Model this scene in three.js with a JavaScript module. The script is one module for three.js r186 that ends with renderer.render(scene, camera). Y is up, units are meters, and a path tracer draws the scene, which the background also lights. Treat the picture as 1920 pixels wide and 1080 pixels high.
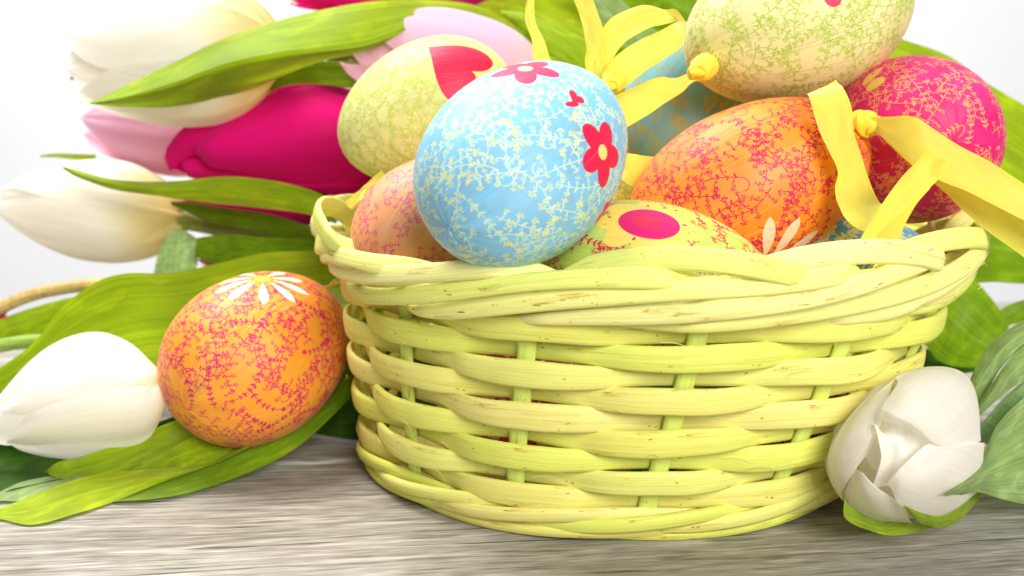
import * as THREE from 'three';
import { mergeGeometries } from 'three/addons/utils/BufferGeometryUtils.js';
import { ImprovedNoise } from 'three/addons/math/ImprovedNoise.js';

// ---------------------------------------------------------------- camera, light, exposure
const scene = new THREE.Scene();
const CM = 0.01, PITCH = 9.463 * Math.PI / 180, FPX = 2000;
const EYE = new THREE.Vector3(-3.146, 8.69, 26.757);                 // centimetres; everything below is laid out in centimetres
const camera = new THREE.PerspectiveCamera(2 * Math.atan(540 / FPX) * 180 / Math.PI, 16 / 9, 0.01, 20);
camera.position.copy(EYE).multiplyScalar(CM);
camera.rotation.set(-PITCH, 0, 0);
camera.focus = 0.216; camera.userData.fStop = 18;
const renderer = new THREE.WebGLRenderer({ antialias: true });
renderer.setSize(1024, 576);
renderer.toneMapping = THREE.LinearToneMapping;
renderer.toneMappingExposure = 1.12;
renderer.shadowMap.enabled = true;
scene.background = new THREE.Color().setRGB(0.11, 0.112, 0.116);        // the pale room of the studio all round
function softbox(name, [x, y, z], [tx, ty, tz], w, h, intensity, color) {
  const l = new THREE.RectAreaLight(color, intensity, w, h);
  l.name = name; l.position.set(x, y, z); l.lookAt(tx, ty, tz); scene.add(l); return l;
}
softbox('key_softbox', [-0.45, 1.0, -0.28], [0, 0.04, 0], 0.6, 0.6, 15.0, new THREE.Color().setRGB(1, 0.985, 0.95));
softbox('fill_softbox', [0.34, 0.52, 0.92], [0, 0.04, 0], 0.6, 0.5, 13.2, new THREE.Color().setRGB(1, 0.99, 0.97));
softbox('backdrop_softbox', [0, 0.95, -0.25], [0, 0.1, -0.9], 1.3, 0.4, 3.1, new THREE.Color(1, 1, 1));

// ---------------------------------------------------------------- helpers
const V = (x, y, z) => new THREE.Vector3(x, y, z);
const RIGHT = V(1, 0, 0), UP = V(0, Math.cos(PITCH), -Math.sin(PITCH)), FWD = V(0, -Math.sin(PITCH), -Math.cos(PITCH));
function at(px, py, z) {                                              // the point seen at a pixel of the 1920 x 1080 photograph, in the plane of that depth
  const d = FWD.clone().addScaledVector(RIGHT, (px - 960) / FPX).addScaledVector(UP, (540 - py) / FPX);
  return EYE.clone().addScaledVector(d, (z - EYE.z) / d.z);
}
function toPixel(p) {
  const q = p.clone().sub(EYE), d = q.dot(FWD);
  return [960 + FPX * q.dot(RIGHT) / d, 540 - FPX * q.dot(UP) / d];
}
const pxPerCm = (z) => FPX / ((EYE.z - z) / Math.cos(PITCH));
function rng(seed) { let s = seed >>> 0; return () => { s = (s + 0x6d2b79f5) >>> 0; let t = Math.imul(s ^ (s >>> 15), 1 | s); t = (t + Math.imul(t ^ (t >>> 7), 61 | t)) ^ t; return ((t ^ (t >>> 14)) >>> 0) / 4294967296; }; }
const perlin = new ImprovedNoise(), noise = (x, y = 0, z = 0) => perlin.noise(x + 0.37, y + 0.61, z + 0.13);
const lerp = THREE.MathUtils.lerp, clamp = THREE.MathUtils.clamp, smooth = THREE.MathUtils.smoothstep;
const used = new Map(), origin = new Map();
function numbered(name) { const n = used.get(name) ?? 0; used.set(name, n + 1); return n ? name + '_' + String(n).padStart(3, '0') : name; }
function thing(name, label, category, o = V(0, 0, 0), group) {
  const g = new THREE.Group(); g.name = numbered(name); g.position.copy(o).multiplyScalar(CM); scene.add(g);
  g.userData = { label, category }; if (group) g.userData.group = group;
  origin.set(g, o.clone()); return g;
}
function structure(name) { const g = new THREE.Group(); g.name = name; g.userData.kind = 'structure'; scene.add(g); origin.set(g, V(0, 0, 0)); return g; }
function part(name, geometry, material, parent, label) {              // geometry in centimetres of the place; stored about the thing's base in metres
  const o = origin.get(parent); geometry.translate(-o.x, -o.y, -o.z).scale(CM, CM, CM);
  const m = new THREE.Mesh(geometry, material); m.name = name; m.castShadow = m.receiveShadow = true;
  if (label) m.userData.label = label;
  parent.add(m); origin.set(m, o); return m;
}
function gridGeo(nu, nv, f, uvf) {                                    // f(i/nu, j/nv) -> point
  const pos = [], uv = [], idx = [];
  for (let i = 0; i <= nu; i++) for (let j = 0; j <= nv; j++) {
    const p = f(i / nu, j / nv); pos.push(p.x, p.y, p.z); const q = uvf ? uvf(i / nu, j / nv) : [j / nv, i / nu]; uv.push(q[0], q[1]);
  }
  for (let i = 0; i < nu; i++) for (let j = 0; j < nv; j++) { const a = i * (nv + 1) + j, b = a + nv + 1; idx.push(a, b, a + 1, b, b + 1, a + 1); }
  const g = new THREE.BufferGeometry();
  g.setAttribute('position', new THREE.Float32BufferAttribute(pos, 3)); g.setAttribute('uv', new THREE.Float32BufferAttribute(uv, 2));
  g.setIndex(idx); g.computeVertexNormals(); return g;
}
const spline = (pts) => new THREE.CatmullRomCurve3(pts, false, 'catmullrom', 0.5);
function sheet(rows, nu = 40, nv = 10, wave = 0, seed = 0, crease = 0) {          // rows of 2 or 3 points across, lofted along
  const cols = rows[0].map((_, k) => spline(rows.map((r) => r[k])));
  return gridGeo(nu, nv, (u, v) => {
    const a = cols[0].getPoint(u), b = cols[cols.length - 1].getPoint(u);
    let p;
    if (cols.length === 2) p = a.lerp(b, v);
    else { const m = cols[1].getPoint(u), c = m.multiplyScalar(2).addScaledVector(a, -0.5).addScaledVector(b, -0.5); p = a.multiplyScalar((1 - v) * (1 - v)).addScaledVector(c, 2 * v * (1 - v)).addScaledVector(b, v * v); }
    if (crease) { const m = cols[1].getPoint(u), a2 = cols[0].getPoint(u), b2 = cols[2].getPoint(u), q = v < 0.5 ? a2.lerp(m, 2 * v) : m.lerp(b2, 2 * v - 1); p.lerp(q, crease); }
    if (wave) { const w = wave * noise(u * 5 + seed, v * 2, seed * 1.7); p.x += w * 0.4; p.y += w; p.z += w; }
    return p;
  });
}
function tube(pts, r0, r1 = r0, n = 40, k = 10) {
  const c = spline(pts), g = new THREE.TubeGeometry(c, n, 1, k, false), p = g.attributes.position, ctr = V();
  for (let i = 0; i <= n; i++) {
    c.getPointAt(i / n, ctr); const r = lerp(r0, r1, i / n) * (1 + 0.06 * noise(i * 0.3, r0 * 50));
    for (let j = 0; j <= k; j++) { const q = i * (k + 1) + j; p.setXYZ(q, ctr.x + (p.getX(q) - ctr.x) * r, ctr.y + (p.getY(q) - ctr.y) * r, ctr.z + (p.getZ(q) - ctr.z) * r); }
  }
  g.computeVertexNormals(); return g;
}
// ---------------------------------------------------------------- textures and materials
function canvasTex(w, h, draw, { srgb = true, wrap = true } = {}) {
  const c = document.createElement('canvas'); c.width = w; c.height = h; draw(c.getContext('2d'), w, h);
  const t = new THREE.CanvasTexture(c); if (srgb) t.colorSpace = THREE.SRGBColorSpace;
  if (wrap) t.wrapS = t.wrapT = THREE.RepeatWrapping; t.magFilter = THREE.LinearFilter; return t;
}
function dataTex(w, h, f, srgb = true) {
  const d = new Uint8Array(w * h * 4);
  for (let y = 0, i = 0; y < h; y++) for (let x = 0; x < w; x++, i += 4) { const c = f(x / w, y / h); d[i] = clamp(c[0], 0, 255); d[i + 1] = clamp(c[1], 0, 255); d[i + 2] = clamp(c[2], 0, 255); d[i + 3] = 255; }
  const t = new THREE.DataTexture(d, w, h); t.wrapS = t.wrapT = THREE.RepeatWrapping; t.magFilter = THREE.LinearFilter; if (srgb) t.colorSpace = THREE.SRGBColorSpace; t.needsUpdate = true; return t;
}
const lin = (r, g, b) => new THREE.Color().setRGB(r, g, b);
// cane: long fibres, a few brown nodes and scars
function caneDraw(ctx, w, h, bump) {                                  // drawn so that it repeats without a joint
  ctx.fillStyle = bump ? '#808080' : '#fcfaf2'; ctx.fillRect(0, 0, w, h);
  for (const dx of [0, -w]) for (const dy of [0, -h]) { ctx.save(); ctx.translate(dx, dy); caneMarks(ctx, w, h, bump, rng(11)); ctx.restore(); }
}
function caneMarks(ctx, w, h, bump, R) {
  for (let i = 0; i < 2600; i++) {
    const y = R() * h, x = R() * w, l = 40 + R() * 420, a = R(), t = R();
    ctx.strokeStyle = bump ? (t < 0.5 ? `rgba(40,40,40,${0.1 + a * 0.2})` : `rgba(220,220,220,${0.1 + a * 0.2})`) : t < 0.4 ? `rgba(206,196,130,${0.08 + a * 0.22})` : t < 0.7 ? `rgba(255,255,255,${0.1 + a * 0.25})` : `rgba(214,226,150,${0.1 + a * 0.2})`;
    ctx.lineWidth = 0.6 + R() * 1.8; ctx.beginPath(); ctx.moveTo(x, y); ctx.bezierCurveTo(x + l * 0.3, y + (R() - 0.5) * 4, x + l * 0.7, y + (R() - 0.5) * 4, x + l, y + (R() - 0.5) * 5); ctx.stroke();
  }
  for (let i = 0; i < 120; i++) {
    const x = R() * w, y = R() * h, n = 1 + Math.floor(R() * 2), big = R() < 0.3;
    for (let k = 0; k < n; k++) {
      ctx.fillStyle = bump ? 'rgba(30,30,30,.6)' : `rgba(${120 + R() * 50},${70 + R() * 40},${25 + R() * 20},${0.2 + R() * 0.55})`;
      ctx.beginPath(); ctx.ellipse(x + (R() - 0.5) * 30, y + (R() - 0.5) * 12, (big ? 5 : 1.5) + R() * R() * 14, 0.8 + R() * (big ? 1.8 : 1.0), (R() - 0.5) * 0.3, 0, 7); ctx.fill();
    }
    if (big && !bump) for (let k = 0; k < 14; k++) { ctx.strokeStyle = `rgba(${150 + R() * 50},${100 + R() * 40},50,${0.08 + R() * 0.22})`; ctx.lineWidth = 0.7 + R() * 1.6; const a = x + (R() - 0.5) * 60, b = y + (R() - 0.5) * 14, l = 10 + R() * 60; ctx.beginPath(); ctx.moveTo(a, b); ctx.lineTo(a + l, b + (R() - 0.5) * 3); ctx.stroke(); }
  }
}
const caneMap = canvasTex(2048, 512, (c, w, h) => caneDraw(c, w, h, false)), caneBump = canvasTex(2048, 512, (c, w, h) => caneDraw(c, w, h, true), { srgb: false });
const caneMat = (r, g, b) => new THREE.MeshPhysicalMaterial({ color: lin(r, g, b), map: caneMap, bumpMap: caneBump, bumpScale: 0.00010, roughness: 0.55, specularIntensity: 0.7 });
const CANE = [caneMat(0.83, 0.82, 0.19), caneMat(0.86, 0.81, 0.23), caneMat(0.79, 0.83, 0.17), caneMat(0.88, 0.81, 0.27), caneMat(0.85, 0.84, 0.24)];
const CANE_RIM = [caneMat(0.89, 0.88, 0.31), caneMat(0.90, 0.86, 0.36), caneMat(0.83, 0.88, 0.24)];
const CANE_STAKE = caneMat(0.74, 0.86, 0.20);
// leaves
const leafMap = dataTex(512, 512, (u, v) => {
  const vein = noise(u * 46, v * 1.2) * 0.5 + noise(u * 110, v * 2, 4) * 0.35, mott = noise(u * 5, v * 9, 7), fine = noise(u * 40, v * 60, 2), patch = smooth(noise(u * 7, v * 14, 3), 0.12, 0.4);
  const k = 1 + vein * 0.24 + mott * 0.12 + fine * 0.03, m = Math.exp(-(((u - 0.5) / 0.02) ** 2)) * 0.08;
  return [205 * k + patch * 22 + m * 255, 214 * k + patch * 16 + m * 255, 190 * k + patch * 38 + m * 120];
});
const leafBump = dataTex(512, 64, (u, v) => { const n = 128 + 90 * noise(u * 46, v * 0.6) + 50 * noise(u * 110, v, 4); return [n, n, n]; }, false);
const leafMat = (r, g, b, tr = 0.35, coat = 0.2) => new THREE.MeshPhysicalMaterial({ color: lin(r, g, b), map: leafMap, bumpMap: leafBump, bumpScale: 0.00016, roughness: 0.97, specularIntensity: 0.25, transmission: tr, thickness: 0, clearcoat: coat, clearcoatRoughness: 0.38, side: THREE.DoubleSide });
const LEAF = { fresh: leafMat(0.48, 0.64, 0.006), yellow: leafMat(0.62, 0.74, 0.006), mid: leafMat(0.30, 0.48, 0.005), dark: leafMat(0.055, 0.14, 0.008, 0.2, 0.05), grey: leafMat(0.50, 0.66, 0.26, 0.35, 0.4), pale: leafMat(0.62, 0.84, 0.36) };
const stemMat = (r, g, b) => new THREE.MeshPhysicalMaterial({ color: lin(r, g, b), map: leafMap, roughness: 0.55, clearcoat: 0.25, clearcoatRoughness: 0.4 });
const STEM = stemMat(0.42, 0.58, 0.08), STEM_PEACH = stemMat(0.85, 0.55, 0.22), STEM_GREY = stemMat(0.36, 0.58, 0.26), STEM_OLIVE = stemMat(0.42, 0.46, 0.06);
// petals: fine veins running to the tip, yellower at the foot
function petalTex(base, foot, seed) {
  return dataTex(256, 256, (u, v) => {
    const x = u - 0.5, fan = x / (0.35 + 0.65 * v), k = 1 + noise(fan * 60, v * 1.5, seed) * 0.022 + noise(fan * 14, v * 2, seed + 3) * 0.018, f = smooth(0.34 - v + 0.05 * noise(u * 9, v * 3, seed), 0, 0.34);
    return base.map((b, i) => lerp(b, foot[i], f) * k);
  });
}
const petalBump = dataTex(256, 64, (u, v) => { const n = 128 + 80 * noise(u * 40, v) + 50 * noise(u * 90, v * 2, 5); return [n, n, n]; }, false);
const petalMat = (base, foot, seed, tr = 0.35, coat = 0.15) => new THREE.MeshPhysicalMaterial({ map: petalTex(base, foot, seed), bumpMap: petalBump, bumpScale: 0.00003, roughness: 0.96, specularIntensity: 0.3, transmission: tr, thickness: 0, clearcoat: coat, clearcoatRoughness: 0.45, side: THREE.DoubleSide });
const PETAL = { white: petalMat([253, 250, 240], [250, 232, 160], 1, 0.45), cream: petalMat([255, 251, 244], [252, 240, 196], 6, 0.5), magenta: petalMat([226, 0, 118], [120, 0, 56], 2, 0.25, 0.10), pink: petalMat([250, 205, 226], [246, 232, 205], 3, 0.45), rose: petalMat([240, 150, 165], [230, 170, 150], 4) };
// ribbon: satin with a fine diagonal weave
const ribbonBump = dataTex(256, 256, (u, v) => { const n = 128 + 60 * Math.sin((u * 26 + v * 90) * 6.2832) + 50 * Math.sin(v * 160 * 6.2832); const e = Math.min(u, 1 - u) < 0.04 ? 60 : 0; return [n + e, n + e, n + e]; }, false);
const ribbonMap = dataTex(256, 256, (u, v) => { const e = Math.min(u, 1 - u), n = 246 + 8 * Math.sin((u * 26 + v * 90) * 6.2832) + 10 * noise(u * 3, v * 6); return e < 0.06 ? [255, 248, 215] : e < 0.09 ? [246, 238, 220] : [n, n, n]; });
const ribbonMat = new THREE.MeshPhysicalMaterial({ color: lin(1.0, 0.91, 0.11), map: ribbonMap, bumpMap: ribbonBump, bumpScale: 0.0001, roughness: 0.97, transmission: 0.4, thickness: 0, clearcoat: 0.35, clearcoatRoughness: 0.42, sheen: 0.5, sheenRoughness: 0.5, sheenColor: lin(1, 0.95, 0.5), side: THREE.DoubleSide });
const knotMat = new THREE.MeshPhysicalMaterial({ color: lin(0.95, 0.72, 0.035), bumpMap: ribbonBump, bumpScale: 0.0001, roughness: 0.5, sheen: 0.5, sheenColor: lin(1, 0.95, 0.5) });
// paper skin of the eggs: creases that run from pole to pole
const paperBump = canvasTex(1024, 512, (c, w, h) => {
  const R = rng(5); c.fillStyle = '#808080'; c.fillRect(0, 0, w, h);
  for (let i = 0; i < 130; i++) {
    const x = R() * w, y = R() * h, l = 60 + R() * 300; c.strokeStyle = R() < 0.5 ? `rgba(0,0,0,${0.15 + R() * 0.4})` : `rgba(255,255,255,${0.15 + R() * 0.4})`; c.lineWidth = 0.8 + R() * 1.6;
    c.beginPath(); c.moveTo(x, y); c.bezierCurveTo(x + (R() - 0.5) * 30, y + l * 0.3, x + (R() - 0.5) * 30, y + l * 0.6, x + (R() - 0.5) * 40, y + l); c.stroke();
  }
  for (let i = 0; i < 9000; i++) { const g = R() < 0.5 ? 0 : 255; c.fillStyle = `rgba(${g},${g},${g},.07)`; c.fillRect(R() * w, R() * h, 2, 2); }
}, { srgb: false });

// ---------------------------------------------------------------- the setting: backdrop and table of grey planks
{
  const b = structure('backdrop');
  const prof = []; for (let i = 0; i <= 24; i++) { const a = i / 24 * Math.PI / 2; prof.push([-70 - 30 * Math.sin(a), -75 + 30 * (1 - Math.cos(a))]); }
  const line = [[60, -75], ...prof, [-100, 160]];
  part('seamless_paper', gridGeo(line.length - 1, 2, (u, v) => { const q = line[Math.round(u * (line.length - 1))]; return V(lerp(-190, 190, v), q[1], q[0]); }), new THREE.MeshStandardMaterial({ color: lin(0.9, 0.905, 0.92), roughness: 0.95 }), b);
}
{
  const wood = (seed) => {
    const R = rng(seed * 77 + 3), rows = Array.from({ length: 64 }, () => []);                   // thin open grain, sorted by row
    for (let i = 0; i < 260; i++) { const y = R(), q = [R(), y, 0.015 + R() * R() * 0.09, 0.0016 + R() * 0.0026, R() * R()]; for (const d of [-1, 0, 1]) rows[(Math.floor(y * 64) + d + 64) % 64].push(q); }
    return dataTex(2048, 1024, (u, v) => {
      const warp = 0.016 * noise(u * 5, v * 3, seed) + 0.004 * noise(u * 18, v * 9, seed), y = v + warp;
      let k = 0.60 + 0.08 * noise(u * 5, y * 9, seed) + 0.06 * noise(u * 16, y * 40, seed + 1) + 0.08 * noise(u * 40, y * 110, seed + 2) + 0.08 * noise(u * 80, y * 260, seed + 4);
      k += 0.09 * smooth(noise(u * 18, y * 60, seed + 9), 0.1, 0.45) - 0.10 * smooth(noise(u * 22, y * 80, seed + 5), 0.15, 0.45);
      for (const [x, yy, l, w, d] of rows[clamp(Math.floor(y * 64), 0, 63)]) { const du = u - x; if (du <= 0 || du >= l) continue; const dv = (y - yy - du * 0.012) / w; if (Math.abs(dv) < 1) k -= (0.14 + 0.34 * d) * Math.min(1, 1.6 * (1 - Math.abs(dv))) * Math.min(1, (l - du) * 60, du * 60); }
      k = clamp(k, 0.05, 0.95); const warm = 0.6 + noise(u * 8, y * 14, seed + 6), t = smooth(k, 0.3, 0.75);
      return [255 * k * (0.985 + 0.02 * warm), 255 * k * lerp(0.92, 0.975, t), 255 * k * lerp(0.76, 0.93, t)];
    });
  };
  const mats = [1, 2].map((s) => { const m = wood(s); return new THREE.MeshPhysicalMaterial({ map: m, bumpMap: m, bumpScale: 0.0003, roughness: 0.62, specularIntensity: 0.5 }); });
  const t = structure('table_top'), a = 7 * Math.PI / 180, W = 9.6;
  for (let k = -2; k < 3; k++) {                                       // planks either side of the joint that shows left of the basket
    const z0 = k * W, z1 = z0 + W - 0.10, L = 46, n = 2, c = 0.09;
    const prof = [[z0, -2], [z0, -c], [z0 + c, 0], [z1 - c, 0], [z1, -c], [z1, -2], [z0, -2]];
    const g = gridGeo(n, prof.length - 1, (u, v) => { const q = prof[Math.round(v * (prof.length - 1))]; return V(lerp(-L, L, u), q[1], q[0]); }, (u, v) => [u * 2.6 + k * 0.37, (prof[Math.round(v * (prof.length - 1))][0] - z0) / W * 0.95]).toNonIndexed();
    g.computeVertexNormals();
    g.rotateY(a); g.translate(-8.0, 0, 1.2);
    part('plank', g, mats[(k + 6) % 2], t);
  }
}

// ---------------------------------------------------------------- basket
function strand(n, f, closed, k = 12, uo = 0, crown = 0.95) {                        // f(s) -> {p, out, w, t}; a flat-oval cane bent along a path
  const P = [], S = []; let len = 0;
  for (let i = 0; i <= n; i++) { const q = f(i / n); P.push(q); if (i) len += q.p.distanceTo(P[i - 1].p); S.push(len); }
  const pos = [], uv = [], idx = [], tan = V(), bin = V(), out = V();
  for (let i = 0; i <= n; i++) {
    const a = P[closed ? (i - 1 + n) % n : Math.max(0, i - 1)].p, b = P[closed ? (i + 1) % n : Math.min(n, i + 1)].p;
    tan.copy(b).sub(a).normalize(); out.copy(P[i].out).addScaledVector(tan, -P[i].out.dot(tan)).normalize(); bin.crossVectors(tan, out);
    for (let j = 0; j <= k; j++) {
      const an = j / k * Math.PI * 2, c = Math.cos(an), s = Math.sin(an);
      const x = Math.sign(c) * Math.pow(Math.abs(c), 0.75) * P[i].w / 2, y = Math.sign(s) * Math.pow(Math.abs(s), s > 0 ? crown : 0.5) * P[i].t / 2 * (s > 0 ? 1.3 : 0.7);
      pos.push(P[i].p.x + bin.x * x + out.x * y, P[i].p.y + bin.y * x + out.y * y, P[i].p.z + bin.z * x + out.z * y);
      uv.push(S[i] / 14 + uo, j / k * 0.36 + uo * 3.7);
    }
  }
  for (let i = 0; i < n; i++) for (let j = 0; j < k; j++) { const a = i * (k + 1) + j, b = a + k + 1; idx.push(a, a + 1, b, b, a + 1, b + 1); }
  if (!closed) for (const [i, flip] of [[0, 1], [n, 0]]) { const c = pos.length / 3, o = i * (k + 1); pos.push(P[i].p.x, P[i].p.y, P[i].p.z); uv.push(S[i] / 14 + uo, uo); for (let j = 0; j < k; j++) flip ? idx.push(c, o + j + 1, o + j) : idx.push(c, o + j, o + j + 1); }
  const g = new THREE.BufferGeometry(); g.setAttribute('position', new THREE.Float32BufferAttribute(pos, 3)); g.setAttribute('uv', new THREE.Float32BufferAttribute(uv, 2)); g.setIndex(idx); g.computeVertexNormals(); return g;
}
const STAKES = 14, STEP = Math.PI * 2 / STAKES, TH0 = 0.035;           // angle 0 faces the camera, positive to the right
const wallR = (y) => 5.92 + (7.24 - 5.92) * clamp(y / 4.66, 0, 1.35) + 0.10 * Math.sin(clamp(y / 4.66, 0, 1) * Math.PI) - 0.1 * smooth(0.5 - y, 0, 0.5);
const wallX = (y) => lerp(-0.73, 0.12, clamp(y / 4.66, 0, 1));
const ringPoint = (th, y, r) => V(wallX(y) + r * Math.sin(th), y, r * Math.cos(th));
const outward = (th, tilt = 0.15) => V(Math.sin(th), -tilt, Math.cos(th));
const basket = thing('wicker_basket', 'lime yellow woven cane basket full of painted eggs on the grey planks', 'basket', V(-0.4, 0, 0));
{
  const ja = (j) => TH0 + j * STEP + 0.02 * noise(j * 3.3);
  for (let j = 0; j < STAKES; j++) {
    const w = 0.42 + 0.06 * noise(j * 2.1, 5), lean = 0.02 * noise(j, 8);
    part('stake', strand(24, (s) => { const y = lerp(0.25, 5.0, s), th = ja(j) + lean * (s - 0.5); return { p: ringPoint(th, y, wallR(y) - 0.02), out: outward(th), w, t: 0.15 }; }, false, 10, j * 0.137), CANE_STAKE, basket);
  }
  for (let i = 0; i < 11; i++) {
    const y0 = 0.93 + 0.455 * i - (i > 8 ? 0.04 : 0), par = i % 2 ? 1 : -1;
    part('weaver', strand(STAKES * 16, (s) => {
      const th = TH0 + Math.PI + s * Math.PI * 2, c = par * Math.cos((th - TH0) * STAKES / 2 * 1), cc = Math.sign(c) * Math.pow(Math.abs(c), 0.8);
      const seg = Math.round((th - TH0) / (2 * STEP));
      const y = y0 + 0.06 * noise(Math.sin(th) * 4 + i * 9, Math.cos(th) * 4) + 0.03 * noise(th * 3.5, i * 5);
      return { p: ringPoint(th, y, wallR(y) + 0.205 * cc + 0.03 * noise(Math.sin(th) * 9, Math.cos(th) * 9, i)), out: outward(th, 0.12), w: 0.505 + 0.07 * cc + 0.08 * noise(Math.sin(th) * 3, Math.cos(th) * 3, i * 7), t: 0.155 };
    }, true, 16, i * 0.271, 0.6), CANE[(i * 3 + 1) % 5], basket);
  }
  // twisted courses at the foot
  for (let k = 0; k < 3; k++) part('foot_strand', strand(STAKES * 14, (s) => {
    const th = Math.PI + s * Math.PI * 2, ps = th * 5 + k * Math.PI * 2 / 3; const y = 0.50 + 0.15 * Math.sin(ps) + 0.02 * noise(th * 2, k);
    return { p: ringPoint(th, y, wallR(y) + 0.17 + 0.17 * Math.cos(ps)), out: outward(th, 0.3), w: 0.33 + 0.05 * noise(th, k * 4), t: 0.17 };
  }, true, 10, k * 0.31 + 0.1), CANE[(k + 2) % 5], basket);
  for (let k = 0; k < 2; k++) part('foot_strand', strand(STAKES * 14, (s) => {
    const th = Math.PI + s * Math.PI * 2, ps = th * 4 + k * Math.PI + 1; const y = 0.19 + 0.06 * Math.sin(ps);
    return { p: ringPoint(th, y, 6.1 + 0.12 * Math.cos(ps)), out: outward(th, 0.5), w: 0.27, t: 0.18 };
  }, true, 10, k * 0.41 + 0.2), CANE[k + 1], basket);
  const disc = new THREE.CylinderGeometry(5.7, 5.7, 0.25, 64); disc.translate(wallX(0), 0.3, 0); part('base', disc, CANE[1], basket);
  // plaited border: every strand climbs outside the wall to the right, goes over the top and tucks in
  const topY = (th) => 6.0 + 0.14 * (1 - Math.cos(th)) / 2 + 0.04 * Math.sin(th) - 0.26 * Math.exp(-(((th + 0.38) / 0.45) ** 2));
  const D = 1.5, BORDER = 17;
  for (let j = 0; j < BORDER; j++) {
    const v1 = noise(j * 4.7, 2), v2 = noise(j * 2.9, 6), v3 = noise(j * 5.3, 1);
    part('border_strand', strand(80, (s) => {
      const th = TH0 + (j + 0.3 * v2) * Math.PI * 2 / BORDER - 0.2 + (D + 0.25 * v3) * s, ty = topY(th) + 0.12 * v1, u1 = Math.pow(Math.min(1, lerp(s / 0.84, smooth(s, 0.0, 0.84), 0.5)), 1 + 0.3 * v3), over = smooth(s, 0.82, 1);
      const y = lerp(4.66, ty - 0.26, u1) - 0.5 * over * over + 0.10 * Math.sin(s * 8 + j * 2.4) * Math.min(1, s * 4) * (1 - over);
      const r = 6.86 + 0.58 * smooth(s, 0, 0.15) + 0.50 * u1 + 0.12 * Math.sin(Math.PI * Math.min(1, s / 0.82)) - 0.9 * over + 0.08 * Math.sin(s * 9 + j * 2.1) * (1 - over);
      return { p: V(r * Math.sin(th), y, r * Math.cos(th)), out: outward(th, lerp(0.25, -0.3, u1) - 0.8 * over), w: lerp(0.10, 0.43 + 0.08 * v2 + 0.10 * noise(s * 4, j), smooth(s, 0, 0.25)) - 0.06 * over, t: 0.17 };
    }, false, 16, j * 0.173, 0.7), CANE_RIM[j % 3], basket);
  }
  for (let j = 0; j < STAKES; j++) {
    const k1 = noise(j * 3.1, 9), end = Math.abs(Math.sin(ja(j))) ** 6, low = Math.sin(ja(j)) < -0.45 && Math.sin(ja(j)) > -0.998 && Math.cos(ja(j)) > 0;      // tucked flat under the blue and peach eggs
    if (low) continue;
    part('border_loop', strand(48, (s) => {                            // the bent end of a stake, arching along the top of the plait
      const th = ja(j) + 0.10 + (0.66 + 0.16 * k1) * s, a = Math.PI * s, ty = topY(th);
      const y = ty - 0.42 - 0.10 * s + (0.55 + 0.14 * k1 + 0.40 * end) * Math.pow(Math.sin(a), 0.8);
      const r = 7.22 + 0.83 * smooth(s, 0.0, 0.75) - 0.32 * smooth(s, 0.85, 1);
      return { p: V(r * Math.sin(th), y, r * Math.cos(th)), out: V(Math.sin(th), 0.35 + 0.35 * Math.cos(a), Math.cos(th)), w: (0.42 + 0.06 * k1 + 0.06 * Math.sin(a)) * (0.22 + 0.78 * Math.min(1, 2.6 * Math.sin(a))), t: 0.16 };
    }, false, 16, j * 0.211 + 0.05, 0.7), CANE_RIM[(j + 1) % 3], basket);
  }
}

{ // frayed fibres standing off the canes
  const R = rng(41), gs = [];
  for (let i = 0; i < 46; i++) {
    const th = -1.5 + R() * 3.0, y = R() < 0.5 ? 4.4 + R() * 1.5 : 0.3 + R() * 4, r = wallR(Math.min(y, 4.66)) + (y > 4.6 ? 0.7 : 0.32), l = 0.25 + R() * 0.6, up = (R() - 0.5) * 0.5;
    const p = (t) => ringPoint(th + l * t / 8, y + up * t * l + 0.05 * Math.sin(t * 4), r + 0.10 * t * t + 0.03 * Math.sin(t * 5));
    gs.push(tube([p(0), p(0.35), p(0.7), p(1)], 0.010, 0.005, 8, 4));
  }
  part('fibre', mergeGeometries(gs), CANE_RIM[0], basket).userData.kind = 'stuff';
}
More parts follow.
